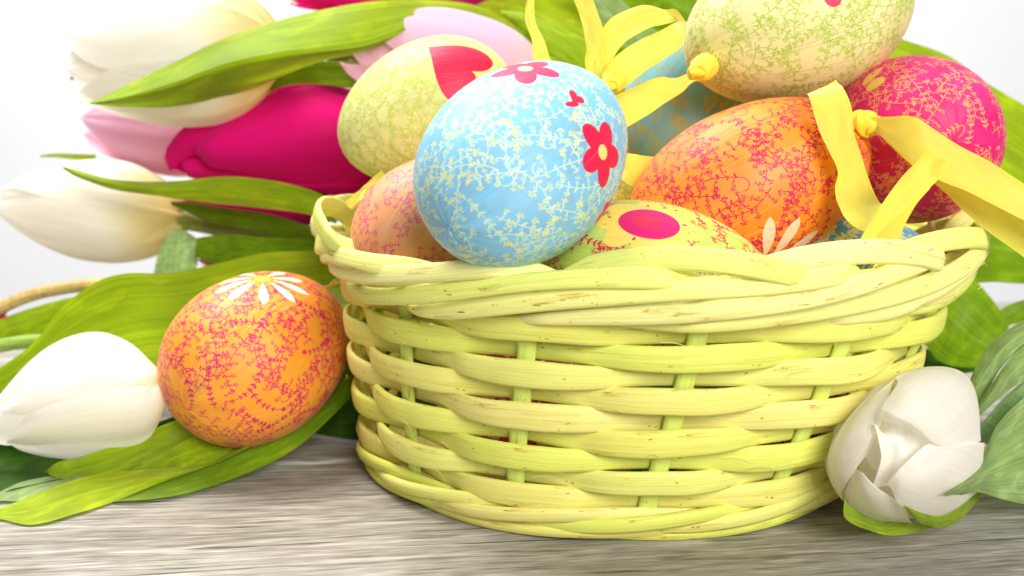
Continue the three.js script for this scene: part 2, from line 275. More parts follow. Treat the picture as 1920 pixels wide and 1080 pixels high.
// ---------------------------------------------------------------- eggs
function makeEgg(name, label, spec) {
  const { px, py, z, a, b, dir = [1, 0], tilt = 0, k = 0.10, tex = [2048, 1024], base, motif, decals, ratio, rough = 0.5, seed = 1 } = spec;
  const s = pxPerCm(z), W = b / s, ct = Math.cos(tilt * Math.PI / 180), st = Math.sin(tilt * Math.PI / 180), dl = Math.hypot(dir[0], dir[1]);
  const L = ratio ? W * ratio : Math.max(W * 1.15, Math.sqrt(Math.max(0.01, (a / s) ** 2 - (W * st) ** 2)) / ct);
  const C = at(px, py, z), ax = V().addScaledVector(RIGHT, ct * dir[0] / dl).addScaledVector(UP, -ct * dir[1] / dl).addScaledVector(FWD, st);
  const e1 = C.clone().sub(EYE); e1.addScaledVector(ax, -e1.dot(ax)).normalize(); const e2 = V().crossVectors(ax, e1);
  const rad = (th) => W * Math.sin(th) * (1 - k * Math.cos(th)) / (1 + k * k * 0.5);
  const surf = (th, ph) => C.clone().addScaledVector(ax, L * Math.cos(th)).addScaledVector(e1, rad(th) * Math.cos(ph)).addScaledVector(e2, rad(th) * Math.sin(ph));
  const low = C.y - Math.sqrt((L * ax.y) ** 2 + W * W * (1 - ax.y * ax.y));
  const t = thing(name, label, 'egg', V(C.x, low, C.z));
  const [tw, thh] = tex, R = rng(seed * 991 + 7);
  // where on the print a spot of the egg lies, and how many texels a centimetre takes there
  const spot = (th, ph) => { const dth = 0.01, ds = surf(th + dth, ph).distanceTo(surf(th - dth, ph)); return { x: ph / (2 * Math.PI) * tw, y: th / Math.PI * thh, sx: tw / (2 * Math.PI * Math.max(0.08, rad(th))), sy: (2 * dth / Math.PI * thh) / ds }; };
  const find = (qx, qy) => {
    let best = null, bd = 1e9;
    const test = (th, ph) => { const p = surf(th, ph), n = p.clone().sub(C); n.addScaledVector(ax, n.dot(ax) * (W * W / (L * L) - 1)); if (n.dot(EYE.clone().sub(p)) < 0) return; const q = toPixel(p), d = (q[0] - qx) ** 2 + (q[1] - qy) ** 2; if (d < bd) { bd = d; best = [th, ph]; } };
    for (let i = 1; i < 60; i++) for (let j = 0; j < 96; j++) test(i / 60 * Math.PI, j / 96 * 2 * Math.PI);
    const [t0, p0] = best; for (let i = -8; i <= 8; i++) for (let j = -8; j <= 8; j++) test(clamp(t0 + i * 0.007, 0.01, 3.13), p0 + j * 0.009);
    return spot(best[0], best[1]);
  };
  const map = canvasTex(tw, thh, (ctx) => {
    ctx.fillStyle = base; ctx.fillRect(0, 0, tw, thh);
    const sc = tw / 2048;
    for (let i = 0; i < 420; i++) { ctx.fillStyle = `rgba(${R() < 0.5 ? '255,255,255' : '120,80,40'},${0.015 + R() * 0.03})`; ctx.beginPath(); ctx.ellipse(R() * tw, R() * thh, (20 + R() * 90) * sc, (20 + R() * 120) * sc, 0, 0, 7); ctx.fill(); }
    const place = (sp, f, rot = 0) => { ctx.save(); ctx.translate(sp.x, sp.y); ctx.scale(sp.sx, sp.sy); ctx.rotate(rot); f(ctx); ctx.restore(); };
    if (motif) {
      const pts = [], min = motif.gap, tries = motif.tries ?? 2600;
      for (let i = 0; i < tries; i++) {
        const th = Math.acos(1 - 2 * R()), ph = R() * 2 * Math.PI, p = surf(th, ph);
        if (th < 0.12 || th > 3.02 || pts.some((q) => q.distanceToSquared(p) < min * min)) continue;
        pts.push(p); const sp = spot(th, ph), rot = R() * 6.283;
        place(sp, (c) => motif.draw(c, R), rot);
      }
    }
    if (decals) decals({ ctx, find, place, R, turn: (A, B) => { const p = find(A[0], A[1]), q = find(B[0], B[1]); return Math.atan2((q.y - p.y) / p.sy, (q.x - p.x) / p.sx); } });
    // edges of the paper strips that the shell is wrapped in
    for (let i = 0; i < 16; i++) { const x = R() * tw; ctx.strokeStyle = R() < 0.5 ? 'rgba(255,255,255,.35)' : 'rgba(90,60,30,.22)'; ctx.lineWidth = 1.5 * sc; ctx.beginPath(); ctx.moveTo(x, R() * thh * 0.4); ctx.bezierCurveTo(x + 30 * (R() - 0.5), thh * 0.4, x + 30 * (R() - 0.5), thh * 0.6, x + 60 * (R() - 0.5), thh * (0.6 + 0.4 * R())); ctx.stroke(); }
  }, { wrap: false });
  const g = gridGeo(64, 96, (u, v) => {
    const th = clamp(u, 0.0005, 0.9995) * Math.PI, ph = v * 2 * Math.PI, p = surf(th, ph), f = 1 + 0.006 * noise(Math.cos(ph) * 2.5 + seed, Math.sin(ph) * 2.5, th * 0.8) + 0.003 * noise(Math.cos(ph) * 7, Math.sin(ph) * 7, th * 1.5 + seed);
    return p.sub(C).multiplyScalar(f).add(C);
  }, (u, v) => [v, 1 - u]);
  const shell = part('shell', g, new THREE.MeshPhysicalMaterial({ map, bumpMap: paperBump, bumpScale: 0.00026, roughness: rough, specularIntensity: 0.8, sheen: 0.15, sheenRoughness: 0.6, sheenColor: lin(1, 1, 1) }), t);
  return { t, shell, C, ax, W, L, surf };
}
// one sprig of the printed filigree, about `l` centimetres long: a bent stalk, side shoots that end in buds, small leaves, here and there a flower
function sprig(col, col2, l, lw, leaf) {
  return (c, R) => {
    const b = (R() - 0.5) * 1.1 * l, kind = R();
    const P = (t) => { const u = 1 - t; return [lerp(-l / 2, l / 2, t), 2 * u * t * b, Math.atan2(2 * (1 - 2 * t) * b, l)]; };
    const drop = (x, y, an, q) => { c.beginPath(); c.ellipse(x + Math.cos(an) * q * 0.6, y + Math.sin(an) * q * 0.6, q * 0.6, q * (0.2 + 0.12 * R()), an, 0, 7); c.fill(); };
    const buds = (x, y, an, q) => { c.fillStyle = col2; const m = 3 + Math.floor(R() * 2); for (let k = 0; k < m; k++) { const a2 = an + (k - (m - 1) / 2) * 0.85; drop(x + Math.cos(a2) * q * 0.25, y + Math.sin(a2) * q * 0.25, a2, q * 0.55); } c.fillStyle = col; };
    c.strokeStyle = col; c.fillStyle = col; c.lineWidth = lw; c.lineCap = 'round';
    c.beginPath(); c.moveTo(-l / 2, 0); c.quadraticCurveTo(0, b, l / 2, 0); c.stroke();
    const n = 6 + Math.floor(R() * 3);
    for (let i = 0; i < n; i++) {
      const t = (i + 0.5 + 0.4 * (R() - 0.5)) / n, [x, y, g] = P(t), sd = i % 2 ? 1 : -1, an = g + sd * (0.6 + R() * 0.5), q = l * (0.13 + 0.12 * R()) * (1.15 - 0.5 * t);
      const ex = x + Math.cos(an + sd * 0.3) * q, ey = y + Math.sin(an + sd * 0.3) * q;
      if (kind < 0.75) {
        c.beginPath(); c.moveTo(x, y); c.quadraticCurveTo(x + Math.cos(an - sd * 0.3) * q * 0.6, y + Math.sin(an - sd * 0.3) * q * 0.6, ex, ey); c.stroke();
        buds(ex, ey, an + sd * 0.5, leaf * (0.8 + 0.5 * R()));
        for (const [f, e] of [[0.35, 0.8], [0.65, -0.8]]) drop(lerp(x, ex, f), lerp(y, ey, f), an + e, leaf * 0.6);
      } else for (const e of [-0.9, 0.9]) drop(x, y, g + e, leaf * (1.3 - 0.5 * t));
      if (R() < 0.7) drop(x, y, g - sd * (0.8 + 0.3 * R()), leaf * (0.7 + 0.5 * R()));
    }
    const [x, y, g] = P(1);
    if (R() < 0.35) { c.fillStyle = col2; const o = R() * 6; for (let k = 0; k < 5; k++) drop(x, y, o + k * 1.2566, leaf * 0.75); c.fillStyle = col; } else buds(x, y, g, leaf * 1.1);
    if (R() < 0.3) { const r = l * 0.13; c.beginPath(); c.arc(-l / 2, -r, r, 1.57, -1.9, false); c.stroke(); }
  };
}
function flower(c, col, eye, r, petals = 5, len = 1, wide = 0.40, skip = []) {
  c.fillStyle = col;
  for (let k = 0; k < petals; k++) { if (skip.includes(k)) continue; const a = k * 2 * Math.PI / petals; c.beginPath(); c.ellipse(Math.cos(a) * r * 0.58, Math.sin(a) * r * 0.58, r * 0.5 * len, r * wide, a, 0, 7); c.fill(); }
  c.beginPath(); c.arc(0, 0, r * 0.35, 0, 7); c.fill();
  if (eye) { c.fillStyle = eye; c.beginPath(); c.ellipse(0, 0, r * 0.24, r * 0.24, 0, 0, 7); c.fill(); }
}
function heart(c, col, s) { c.fillStyle = col; c.beginPath(); c.moveTo(0, s); c.bezierCurveTo(-s * 0.35, s * 0.45, -s * 1.05, s * 0.15, -s, -s * 0.35); c.bezierCurveTo(-s * 0.95, -s * 0.85, -s * 0.25, -s * 0.95, 0, -s * 0.4); c.bezierCurveTo(s * 0.25, -s * 0.95, s * 0.95, -s * 0.85, s, -s * 0.35); c.bezierCurveTo(s * 1.05, s * 0.15, s * 0.35, s * 0.45, 0, s); c.fill(); }
function daisy(c, r, angles, col = '#fbf3ea', eye = '#e9c34a') { c.fillStyle = col; for (const [a, l] of angles) { c.beginPath(); const x = Math.cos(a) * r * l, y = Math.sin(a) * r * l, px = -Math.sin(a) * r * 0.13, py = Math.cos(a) * r * 0.13; c.moveTo(x * 0.2, y * 0.2); c.bezierCurveTo(x * 0.5 + px * 0.5, y * 0.5 + py * 0.5, x * 0.8 + px * 1.5, y * 0.8 + py * 1.5, x, y); c.bezierCurveTo(x * 0.8 - px * 1.5, y * 0.8 - py * 1.5, x * 0.5 - px * 0.5, y * 0.5 - py * 0.5, x * 0.2, y * 0.2); c.fill(); } if (eye) { c.fillStyle = eye; c.beginPath(); c.arc(0, 0, r * 0.16, 0, 7); c.fill(); } }

const blueEgg = makeEgg('painted_egg', 'pale blue egg with cream sprigs and red flowers, resting over the front rim', {
  px: 988, py: 300, z: 6.0, a: 220, b: 174, dir: [0.72, -0.70], tilt: 38, ratio: 1.38, base: '#82c6ec', seed: 1,
  motif: { gap: 0.46, tries: 5000, draw: sprig('#cde6c8', '#ece48a', 1.05, 0.020, 0.086) },
  decals: ({ find, place, turn }) => {
    place(find(985, 128), (c) => flower(c, '#e4315f', '#f3e39c', 0.62, 5, 1, 0.33), turn([985, 128], [1040, 118]) - 0.2);
    place(find(1130, 285), (c) => flower(c, '#e01a48', '#f0d678', 0.60, 5, 1, 0.36), turn([1130, 285], [1132, 335]));
    place(find(1080, 184), (c) => { heart(c, '#de1b48', 0.17); c.beginPath(); c.ellipse(0.02, 0.22, 0.06, 0.16, 0.6, 0, 7); c.fill(); }, turn([1080, 184], [1062, 205]) - 1.57);
    place(find(1132, 398), (c) => flower(c, '#d81a48', null, 0.30), 0.4);
  },
});
const heartEgg = makeEgg('painted_egg', 'yellow green speckled egg with a big red heart, left of the blue egg', {
  px: 800, py: 213, z: -0.6, a: 170, b: 128, dir: [-0.94, 0.35], tilt: 10, base: '#ebe896', seed: 2,
  motif: { gap: 0.2, tries: 6000, draw: sprig('rgba(176,200,72,.6)', 'rgba(176,200,72,.55)', 0.4, 0.014, 0.05) },
  decals: ({ find, place, turn }) => place(find(862, 118), (c) => heart(c, '#d90f42', 0.92), turn([862, 118], [812, 92]) - 1.57),
});
const orangeEgg = makeEgg('painted_egg', 'large orange egg with magenta sprigs lying across the basket, yellow bow at its end', {
  px: 1404, py: 358, z: 3.0, a: 237, b: 156, dir: [0.89, -0.46], tilt: 0, k: 0.06, base: '#f0861a', seed: 3,
  motif: { gap: 0.48, tries: 5000, draw: sprig('#c41848', '#cc1450', 1.12, 0.018, 0.080) },
  decals: ({ find, place, turn }) => place(find(1425, 502), (c) => daisy(c, 1.3, [[-1.3, 1], [-0.73, 1.15], [0, 1], [0.5, 1.05], [1.03, 1.1]], 'rgba(240,222,200,.85)', null), turn([1425, 490], [1436, 430])),
});
const topEgg = makeEgg('painted_egg', 'pale yellow egg with green sprigs, topmost of the pile', {
  px: 1494, py: 36, z: 1.2, a: 212, b: 148, dir: [-0.94, 0.36], tilt: -4, k: 0.08, base: '#ece6a0', seed: 4,
  motif: { gap: 0.44, tries: 5000, draw: sprig('#b0c44e', '#b4c850', 1.0, 0.018, 0.076) },
  decals: ({ find, place }) => place(find(1562, -8), (c) => { c.fillStyle = '#dc1450'; c.beginPath(); c.ellipse(0, 0, 0.24, 0.20, 0, 0, 7); c.fill(); }),
});
const pinkEgg = makeEgg('painted_egg', 'hot pink egg with orange sprigs at the right end of the basket', {
  px: 1698, py: 262, z: 1.5, a: 150, b: 151, dir: [-0.3, -0.9], tilt: 80, ratio: 1.3, base: '#e0166e', seed: 5,
  motif: { gap: 0.48, tries: 5000, draw: sprig('#f09a5e', '#f2a45e', 1.10, 0.020, 0.082) },
  decals: ({ find, place }) => { place(find(1634, 142), (c) => { c.scale(0.72, 0.72); c.fillStyle = '#f2c25a'; c.beginPath(); c.ellipse(0, 0, 0.42, 0.2, 0.4, 0, 7); c.fill(); c.beginPath(); c.ellipse(-0.5, 0.32, 0.34, 0.24, 0.9, 0, 7); c.fill(); c.fillStyle = '#b03020'; c.beginPath(); c.arc(0.1, 0, 0.04, 0, 7); c.fill(); }, -0.6); },
});
const dotEgg = makeEgg('painted_egg', 'green egg with a yellow flower and magenta centre, low behind the front rim', {
  px: 1240, py: 535, z: 5.0, a: 232, b: 152, dir: [0.97, 0.22], tilt: 0, k: 0.08, base: '#b9cc58', seed: 6,
  motif: { gap: 0.46, draw: sprig('#c81844', '#cf1c48', 0.8, 0.015, 0.075) },
  decals: ({ find, place, R }) => place(find(1216, 416), (c) => { c.scale(0.68, 0.64);
    c.fillStyle = '#f0cf62'; for (let k = 0; k < 8; k++) { const a = k * 0.7854; c.beginPath(); c.ellipse(Math.cos(a) * 1.0, Math.sin(a) * 0.78, 0.66, 0.42, a, 0, 7); c.fill(); } c.beginPath(); c.ellipse(0, 0, 1.15, 0.95, 0, 0, 7); c.fill();
    for (let k = 0; k < 14; k++) { const a = R() * 6.28, q = 0.95 + R() * 0.5; c.fillStyle = R() < 0.5 ? '#a8b848' : '#c02050'; c.beginPath(); c.ellipse(Math.cos(a) * q, Math.sin(a) * q * 0.8, 0.07, 0.04, a, 0, 7); c.fill(); }
    c.fillStyle = '#d8106a'; c.beginPath(); c.ellipse(0, 0, 0.90, 0.66, 0, 0, 7); c.fill(); c.fillStyle = '#dd2250'; c.beginPath(); c.ellipse(0.08, 0.02, 0.42, 0.26, 0, 0, 7); c.fill();
  }, Math.PI / 2),
});
const peachEgg = makeEgg('painted_egg', 'peach orange egg with magenta sprigs between the blue egg and left rim', {
  px: 806, py: 432, z: 3.2, a: 148, b: 134, dir: [0.6, -0.8], tilt: 20, tex: [1024, 512], base: '#f3a266', seed: 7,
  motif: { gap: 0.5, draw: sprig('#de5a86', '#d8447c', 0.9, 0.016, 0.08) },
});
const tealEgg = makeEgg('painted_egg', 'teal blue egg with ochre sprigs, behind the bow and below the topmost egg', {
  px: 1292, py: 192, z: -1.6, a: 150, b: 120, dir: [-0.5, 0.86], tilt: 10, tex: [1024, 512], base: '#7ac2cc', seed: 8,
  motif: { gap: 0.5, draw: sprig('#b9b95a', '#d0b04a', 0.9, 0.02, 0.085) },
});
const lowBlueEgg = makeEgg('painted_egg', 'blue egg with cream sprigs, half hidden under the orange egg by the right rim', {
  px: 1622, py: 522, z: 3.5, a: 150, b: 120, dir: [0.9, 0.1], tilt: 0, tex: [1024, 512], base: '#4f9ccc', seed: 9,
  motif: { gap: 0.36, draw: sprig('#d9d08a', '#e2cf70', 0.75, 0.03, 0.10) },
});
const gapEgg = makeEgg('painted_egg', 'mottled yellow egg just seen in the gap between the blue and orange eggs', {
  px: 1175, py: 428, z: 0.6, a: 125, b: 102, dir: [0.9, 0.3], tilt: 0, tex: [1024, 512], base: '#d8c638', seed: 10,
  motif: { gap: 0.30, draw: sprig('rgba(150,150,30,.7)', 'rgba(150,150,30,.7)', 0.6, 0.03, 0.08) },
});
const redEgg = makeEgg('painted_egg', 'dark red egg peeping out behind the right edge of the blue egg', {
  px: 1098, py: 318, z: 0.2, a: 100, b: 86, dir: [0.3, 0.9], tilt: 20, tex: [1024, 512], base: '#c8143c', seed: 11,
  motif: { gap: 0.36, draw: sprig('#e08a4a', '#e08a4a', 0.75, 0.03, 0.10) },
});
// eggs at the bottom of the basket, their colour showing in the gaps of the weave
for (const [x, y, z, r, base, label, sd] of [
  [-2.9, 2.1, 2.5, 1.55, '#c81e3c', 'red egg deep in the basket, glimpsed through gaps at the left of the weave', 21], [0.1, 2.1, 3.6, 1.5, '#2f9aa0', 'turquoise egg deep in the basket, glimpsed through gaps mid weave', 22],
  [3.0, 2.1, 2.3, 1.55, '#b02a50', 'crimson egg deep in the basket, glimpsed through gaps at the right of the weave', 23], [-0.2, 2.3, -0.6, 1.8, '#e2b23c', 'ochre egg deep in the middle of the basket', 24]]) {
  const q = toPixel(V(x, y, z)), s = pxPerCm(z);
  makeEgg('painted_egg', label, { px: q[0], py: q[1], z, a: r * 1.2 * s, b: r * s, dir: [0.9, 0.3], tilt: 0, tex: [512, 256], base, seed: sd, motif: { gap: 0.5, tries: 500, draw: sprig('#f0d9a0', '#f0d9a0', 0.8, 0.04, 0.12) } });
}
const outEgg = makeEgg('painted_egg', 'orange egg with magenta sprigs and a white daisy, lying on leaves left of the basket', {
  px: 488, py: 664, z: 0.8, a: 177, b: 156, dir: [0.77, -0.64], tilt: 52, ratio: 1.3, base: '#f39a2a', seed: 12,
  motif: { gap: 0.44, tries: 5000, draw: sprig('#cc1660', '#d0165c', 1.0, 0.017, 0.074) },
  decals: ({ find, place, turn }) => place(find(492, 522), (c) => daisy(c, 1.12, [[0, 1.0], [0.72, 1.1], [-0.75, 1.0], [1.2, 1.1], [-1.3, 1.1], [1.75, 1], [-1.85, 1], [2.5, 0.9], [-2.5, 0.9]]), turn([492, 528], [494, 570])),
});

// ---------------------------------------------------------------- ribbons: [edge, edge] rows of [px, py, depth]
let bandSeed = 60;
const band = (rows, n = 60) => sheet(rows.map(([x1, y1, z1, x2, y2, z2]) => [at(x1, y1, z1), at(x2, y2, z2 ?? z1)]), n, 10, 0.06, ++bandSeed);
function knot(px, py, z, r, towards, parent) {                        // ribbon wound round itself
  const c = at(px, py, z), ax = at(...towards).sub(c).normalize(), gs = [];
  const q = new THREE.Quaternion().setFromUnitVectors(V(0, 0, 1), ax);
  const core = gridGeo(24, 40, (u, v) => { const a = u * Math.PI, p = v * 2 * Math.PI, f = 1 + 0.14 * Math.sin(p * 3 + u * 7) + 0.07 * Math.sin(p * 8 - u * 9); return V(Math.sin(a) * Math.cos(p) * r * 0.62 * f, Math.sin(a) * Math.sin(p) * r * 0.62 * f, Math.cos(a) * r * 1.5); });
  gs.push(core.toNonIndexed());
  for (const [o, R2, tl, ry] of [[-0.42, 0.56, 0.35, 0.2], [0.08, 0.64, -0.5, -0.25], [0.5, 0.5, 0.25, 0.4]]) {                // flat turns of ribbon, creased lengthwise
    const g = gridGeo(48, 16, (u, v) => { const p = u * 2 * Math.PI, a = v * 2 * Math.PI, w = 1 + 0.2 * Math.sin(p * 2 + o * 5), cr = 1 + 0.38 * Math.sin(a * 4 + p * 2); const q = r * R2 + Math.cos(a) * r * 0.24 * cr; return V(Math.cos(p) * q, Math.sin(p) * q, Math.sin(a) * r * 0.50 * w); });
    g.rotateX(tl); g.rotateY(ry); g.translate(0, 0, o * r); gs.push(g.toNonIndexed());
  }
  const m = mergeGeometries(gs); m.applyQuaternion(q); m.translate(c.x, c.y, c.z); return part('knot', m, knotMat, parent);
}
{ // bow of the blue egg
  const loop = mergeGeometries([
    band([[1120, 150, 4.2, 1160, 158, 4.3], [1112, 118, 4.15, 1150, 128, 4.2], [1118, 85, 4.0, 1150, 108, 4.1], [1135, 46, 3.8, 1172, 79, 4.0], [1165, 22, 3.6, 1201, 63, 3.8], [1206, 8, 3.4, 1228, 49, 3.6], [1244, 15, 3.3, 1258, 43, 3.5], [1266, 18, 3.6, 1272, 48, 3.7], [1286, 46, 3.9, 1276, 60, 3.9]]),
    band([[1286, 46, 3.9, 1272, 40, 3.7], [1287, 70, 4.1, 1259, 45, 4.1], [1275, 89, 4.3, 1232, 58, 4.3], [1237, 116, 4.4, 1201, 75, 4.4], [1201, 140, 4.5, 1165, 98, 4.5], [1176, 160, 4.5, 1143, 118, 4.5], [1150, 175, 4.4, 1128, 140, 4.4]])]);
  part('ribbon_loop', loop, ribbonMat, blueEgg.t);
  part('ribbon_tail', band([[1100, 150, 4.1, 1150, 160, 4.2], [1097, 112, 4.1, 1140, 118, 4.2], [1101, 88, 4.1, 1135, 80, 4.2], [1093, 53, 4.0, 1129, 48, 4.1], [1083, 24, 3.9, 1122, 25, 4.0], [1075, -5, 3.8, 1110, -8, 3.9], [1066, -40, 3.7, 1098, -44, 3.8]]), ribbonMat, blueEgg.t);
  part('ribbon_tail', band([[1120, 175, 4.2, 1130, 150, 4.2], [1050, 170, 3.9, 1062, 138, 3.9], [1006, 125, 4.0, 1036, 118, 4.0], [997, 80, 4.1, 1022, 80, 4.1], [988, 48, 4.2, 1006, 42, 4.2], [985, 20, 4.2, 1002, 14, 4.2], [990, -10, 4.2, 1004, -15, 4.2], [996, -40, 4.2, 1012, -44, 4.2]]), ribbonMat, blueEgg.t);
  knot(1152, 150, 4.3, 0.30, [1100, 200, 5.2], blueEgg.t);
}
{ // tail and knot of the topmost egg
  part('ribbon_tail', band([[1300, 128, 2.6, 1318, 148, 2.7], [1283, 142, 2.8, 1297, 156, 2.9], [1260, 144, 3.0, 1280, 172, 3.0], [1237, 147, 3.2, 1255, 190, 3.2], [1201, 159, 3.4, 1225, 209, 3.4], [1165, 173, 3.6, 1190, 229, 3.6], [1120, 195, 3.6, 1150, 252, 3.6]]), ribbonMat, topEgg.t);
  knot(1319, 127, 2.6, 0.33, [1280, 150, 3.2], topEgg.t);
}
part('ribbon_tail', band([[1120, 282, 2.2, 1110, 330, 2.3], [1170, 287, 2.4, 1157, 337, 2.6], [1205, 290, 2.4, 1190, 350, 2.6], [1240, 296, 2.2, 1225, 360, 2.3]]), ribbonMat, gapEgg.t);
part('ribbon_tail', band([[716, 318, 0.4, 728, 336, 0.4], [690, 342, 0.9, 702, 352, 0.9], [668, 362, 1.6, 680, 374, 1.6], [648, 378, 2.0, 658, 394, 2.0]]), ribbonMat, heartEgg.t);
part('ribbon_tail', band([[590, 548, -0.9, 596, 556, -0.9], [612, 534, -0.8, 617, 542, -0.8], [628, 524, -0.7, 632, 533, -0.7], [648, 516, -0.8, 652, 526, -0.8]]), ribbonMat, outEgg.t);
{ // bow of the orange egg
  part('ribbon_loop', mergeGeometries([
    band([[1600, 228, 3.4, 1606, 258, 3.4], [1592, 200, 3.6, 1600, 248, 3.6], [1560, 170, 3.7, 1572, 200, 3.7], [1522, 172, 4.0, 1566, 152, 3.7]]),
    band([[1513, 176, 4.1, 1571, 150, 3.8], [1516, 186, 4.5, 1582, 164, 4.2], [1533, 234, 4.8, 1596, 204, 4.5], [1556, 286, 5.0, 1601, 252, 4.7], [1569, 325, 5.0, 1620, 304, 4.7], [1566, 352, 5.0, 1636, 345, 4.7], [1569, 384, 5.1, 1648, 378, 4.9], [1584, 412, 5.3, 1655, 384, 5.2], [1612, 434, 5.5, 1668, 384, 5.5], [1640, 430, 5.7, 1684, 384, 5.7]], 70)]), ribbonMat, orangeEgg.t);
  part('ribbon_tail', band([[1598, 476, 6.0, 1630, 484, 6.0], [1614, 446, 6.0, 1644, 452, 6.0], [1634, 414, 6.0, 1668, 420, 6.0], [1652, 385, 6.0, 1690, 398, 6.0], [1691, 332, 6.0, 1726, 367, 6.0], [1720, 302, 6.0, 1756, 340, 6.0], [1747, 276, 6.1, 1782, 315, 6.1]]), ribbonMat, orangeEgg.t);
  part('ribbon_tail', band([[1632, 478, 5.5, 1676, 486, 5.5], [1644, 450, 5.5, 1683, 462, 5.5], [1664, 420, 5.5, 1696, 424, 5.5], [1694, 390, 5.6, 1716, 386, 5.6], [1725, 350, 5.7, 1745, 352, 5.7]]), ribbonMat, orangeEgg.t);
  part('ribbon_tail', band([[1618, 226, 3.7, 1620, 246, 3.7], [1638, 220, 4.0, 1644, 250, 4.0], [1672, 218, 4.3, 1680, 282, 4.3], [1709, 220, 4.5, 1712, 308, 4.6], [1747, 237, 4.6, 1742, 326, 4.8], [1814, 279, 4.7, 1796, 350, 4.9], [1867, 311, 4.8, 1848, 378, 5.0], [1925, 346, 4.9, 1922, 414, 5.1], [1990, 386, 5.0, 1990, 450, 5.2]]), ribbonMat, orangeEgg.t);
  part('ribbon_tail', band([[1640, 236, 3.6, 1644, 250, 3.6], [1690, 245, 3.9, 1700, 300, 3.9], [1745, 275, 4.2, 1758, 348, 4.2], [1795, 318, 4.3, 1797, 390, 4.3], [1862, 372, 4.4, 1849, 432, 4.4], [1925, 414, 4.5, 1925, 486, 4.5], [1985, 456, 4.5, 1985, 530, 4.5]]), ribbonMat, orangeEgg.t);
  knot(1620, 232, 3.65, 0.33, [1660, 236, 4.0], orangeEgg.t);
}

// ---------------------------------------------------------------- tulips
function tulip(label, base, tip, R, opts = {}) {                       // base and tip of the bloom: [px, py, depth]
  const B = at(...base), T = at(...tip), { mat = PETAL.white, roll = 0, close = 0.32, seed = 1, petals = [[0, 1.03, 1, 1.15], [120, 1.03, 1, 1.15], [240, 1.03, 1, 1.15], [60, 0.93, 0.98, 1.1], [180, 0.93, 0.98, 1.1], [300, 0.93, 0.98, 1.1]], peak = 0.40, pt = 4 } = opts;
  const t = thing('tulip', label, 'tulip', V(B.x, Math.max(0, Math.min(B.y, T.y) - R), B.z), opts.group);
  const H = B.distanceTo(T), ax = T.clone().sub(B).normalize(), e1 = EYE.clone().sub(B); e1.addScaledVector(ax, -e1.dot(ax)).normalize(); const e2 = V().crossVectors(ax, e1);
  petals.forEach(([phi, off, len, A, cl, dev = 0], n) => {
    const c = cl ?? close, p0 = (phi + roll) * Math.PI / 180, sd = seed * 13 + n * 7;
    part('petal', gridGeo(30, 22, (u, w) => {
      const v = w * 2 - 1, uu = u * len, k = u < peak ? lerp(0.16, 1, Math.sin(Math.PI / 2 * Math.pow(u / peak, 0.72))) : 1 - (1 - c) * Math.pow((u - peak) / (1 - peak), 2.1);
      const al = A * Math.pow(1 - Math.pow(u, pt), 0.62) * (1 + 0.05 * noise(u * 4, v, sd)), an = p0 + v * al + dev * u;
      let r = R * k * off * (1 + 0.05 * v * v * u + 0.035 * noise(v * 2.2, u * 3, sd)) - R * 0.035 * Math.exp(-((v / 0.13) ** 2)) * smooth(u, 0.1, 0.5);
      const h = H * (uu - 0.05 * v * v * (1 - u) + 0.015 * noise(v * 3, sd) * u);
      return B.clone().addScaledVector(ax, h).addScaledVector(e1, r * Math.cos(an)).addScaledVector(e2, r * Math.sin(an));
    }), mat, t);
  });
  if (opts.stem) part('stem', tube([B.clone().addScaledVector(ax, 0.05 * H), ...opts.stem.map((q) => at(...q))], opts.stemR ?? 0.3, (opts.stemR ?? 0.3) * 1.1), opts.stemMat ?? STEM, t);
  return t;
}
function resting(px, py, z) { const p = at(px, py, z); const f = (EYE.y - 0.07) / (EYE.y - p.y); if (p.y < 0.07) p.sub(EYE).multiplyScalar(f).add(EYE); return p; }   // never below the planks
const leafRows = (rows, fold) => rows.map(([x1, y1, z1, x2, y2, z2, mx, my, mz]) => [resting(x1, y1, z1), mx !== undefined ? resting(mx, my, mz) : resting((x1 + x2) / 2, (y1 + y2) / 2, (z1 + z2) / 2 + fold), resting(x2, y2, z2)]);
let leafSeed = 0;
function leaf(parent, mat, rows, fold = 0.15, wave = 0.05, crease = 0.25) {
  const R = leafRows(rows, fold), n = R.length - 1, end = rows[n][0];
  if (end < 0 || end > 1920) {                                        // where a leaf runs out of view it still closes to a point
    const c = R[n][1], d = c.clone().sub(R[n - 1][1]), up = (p) => { p.y = Math.max(p.y, 0.12); return p; };
    R.push(R[n].map((p) => up(p.clone().lerp(c, 0.35).addScaledVector(d, 0.7))), R[n].map((p, k) => up(c.clone().addScaledVector(d, 1.2).add(V(0, 0.01 * k, 0)))));
  }
  return part('leaf', sheet(R, 56, 16, wave, ++leafSeed, crease), mat, parent);
}
function looseLeaf(label, mat, rows, fold, wave) { const p = leafRows(rows, 0)[Math.floor(rows.length / 2)][1]; const t = thing('tulip_leaf', label, 'leaf', V(p.x, Math.max(0, p.y - 1), p.z)); leaf(t, mat, rows, fold, wave); return t; }

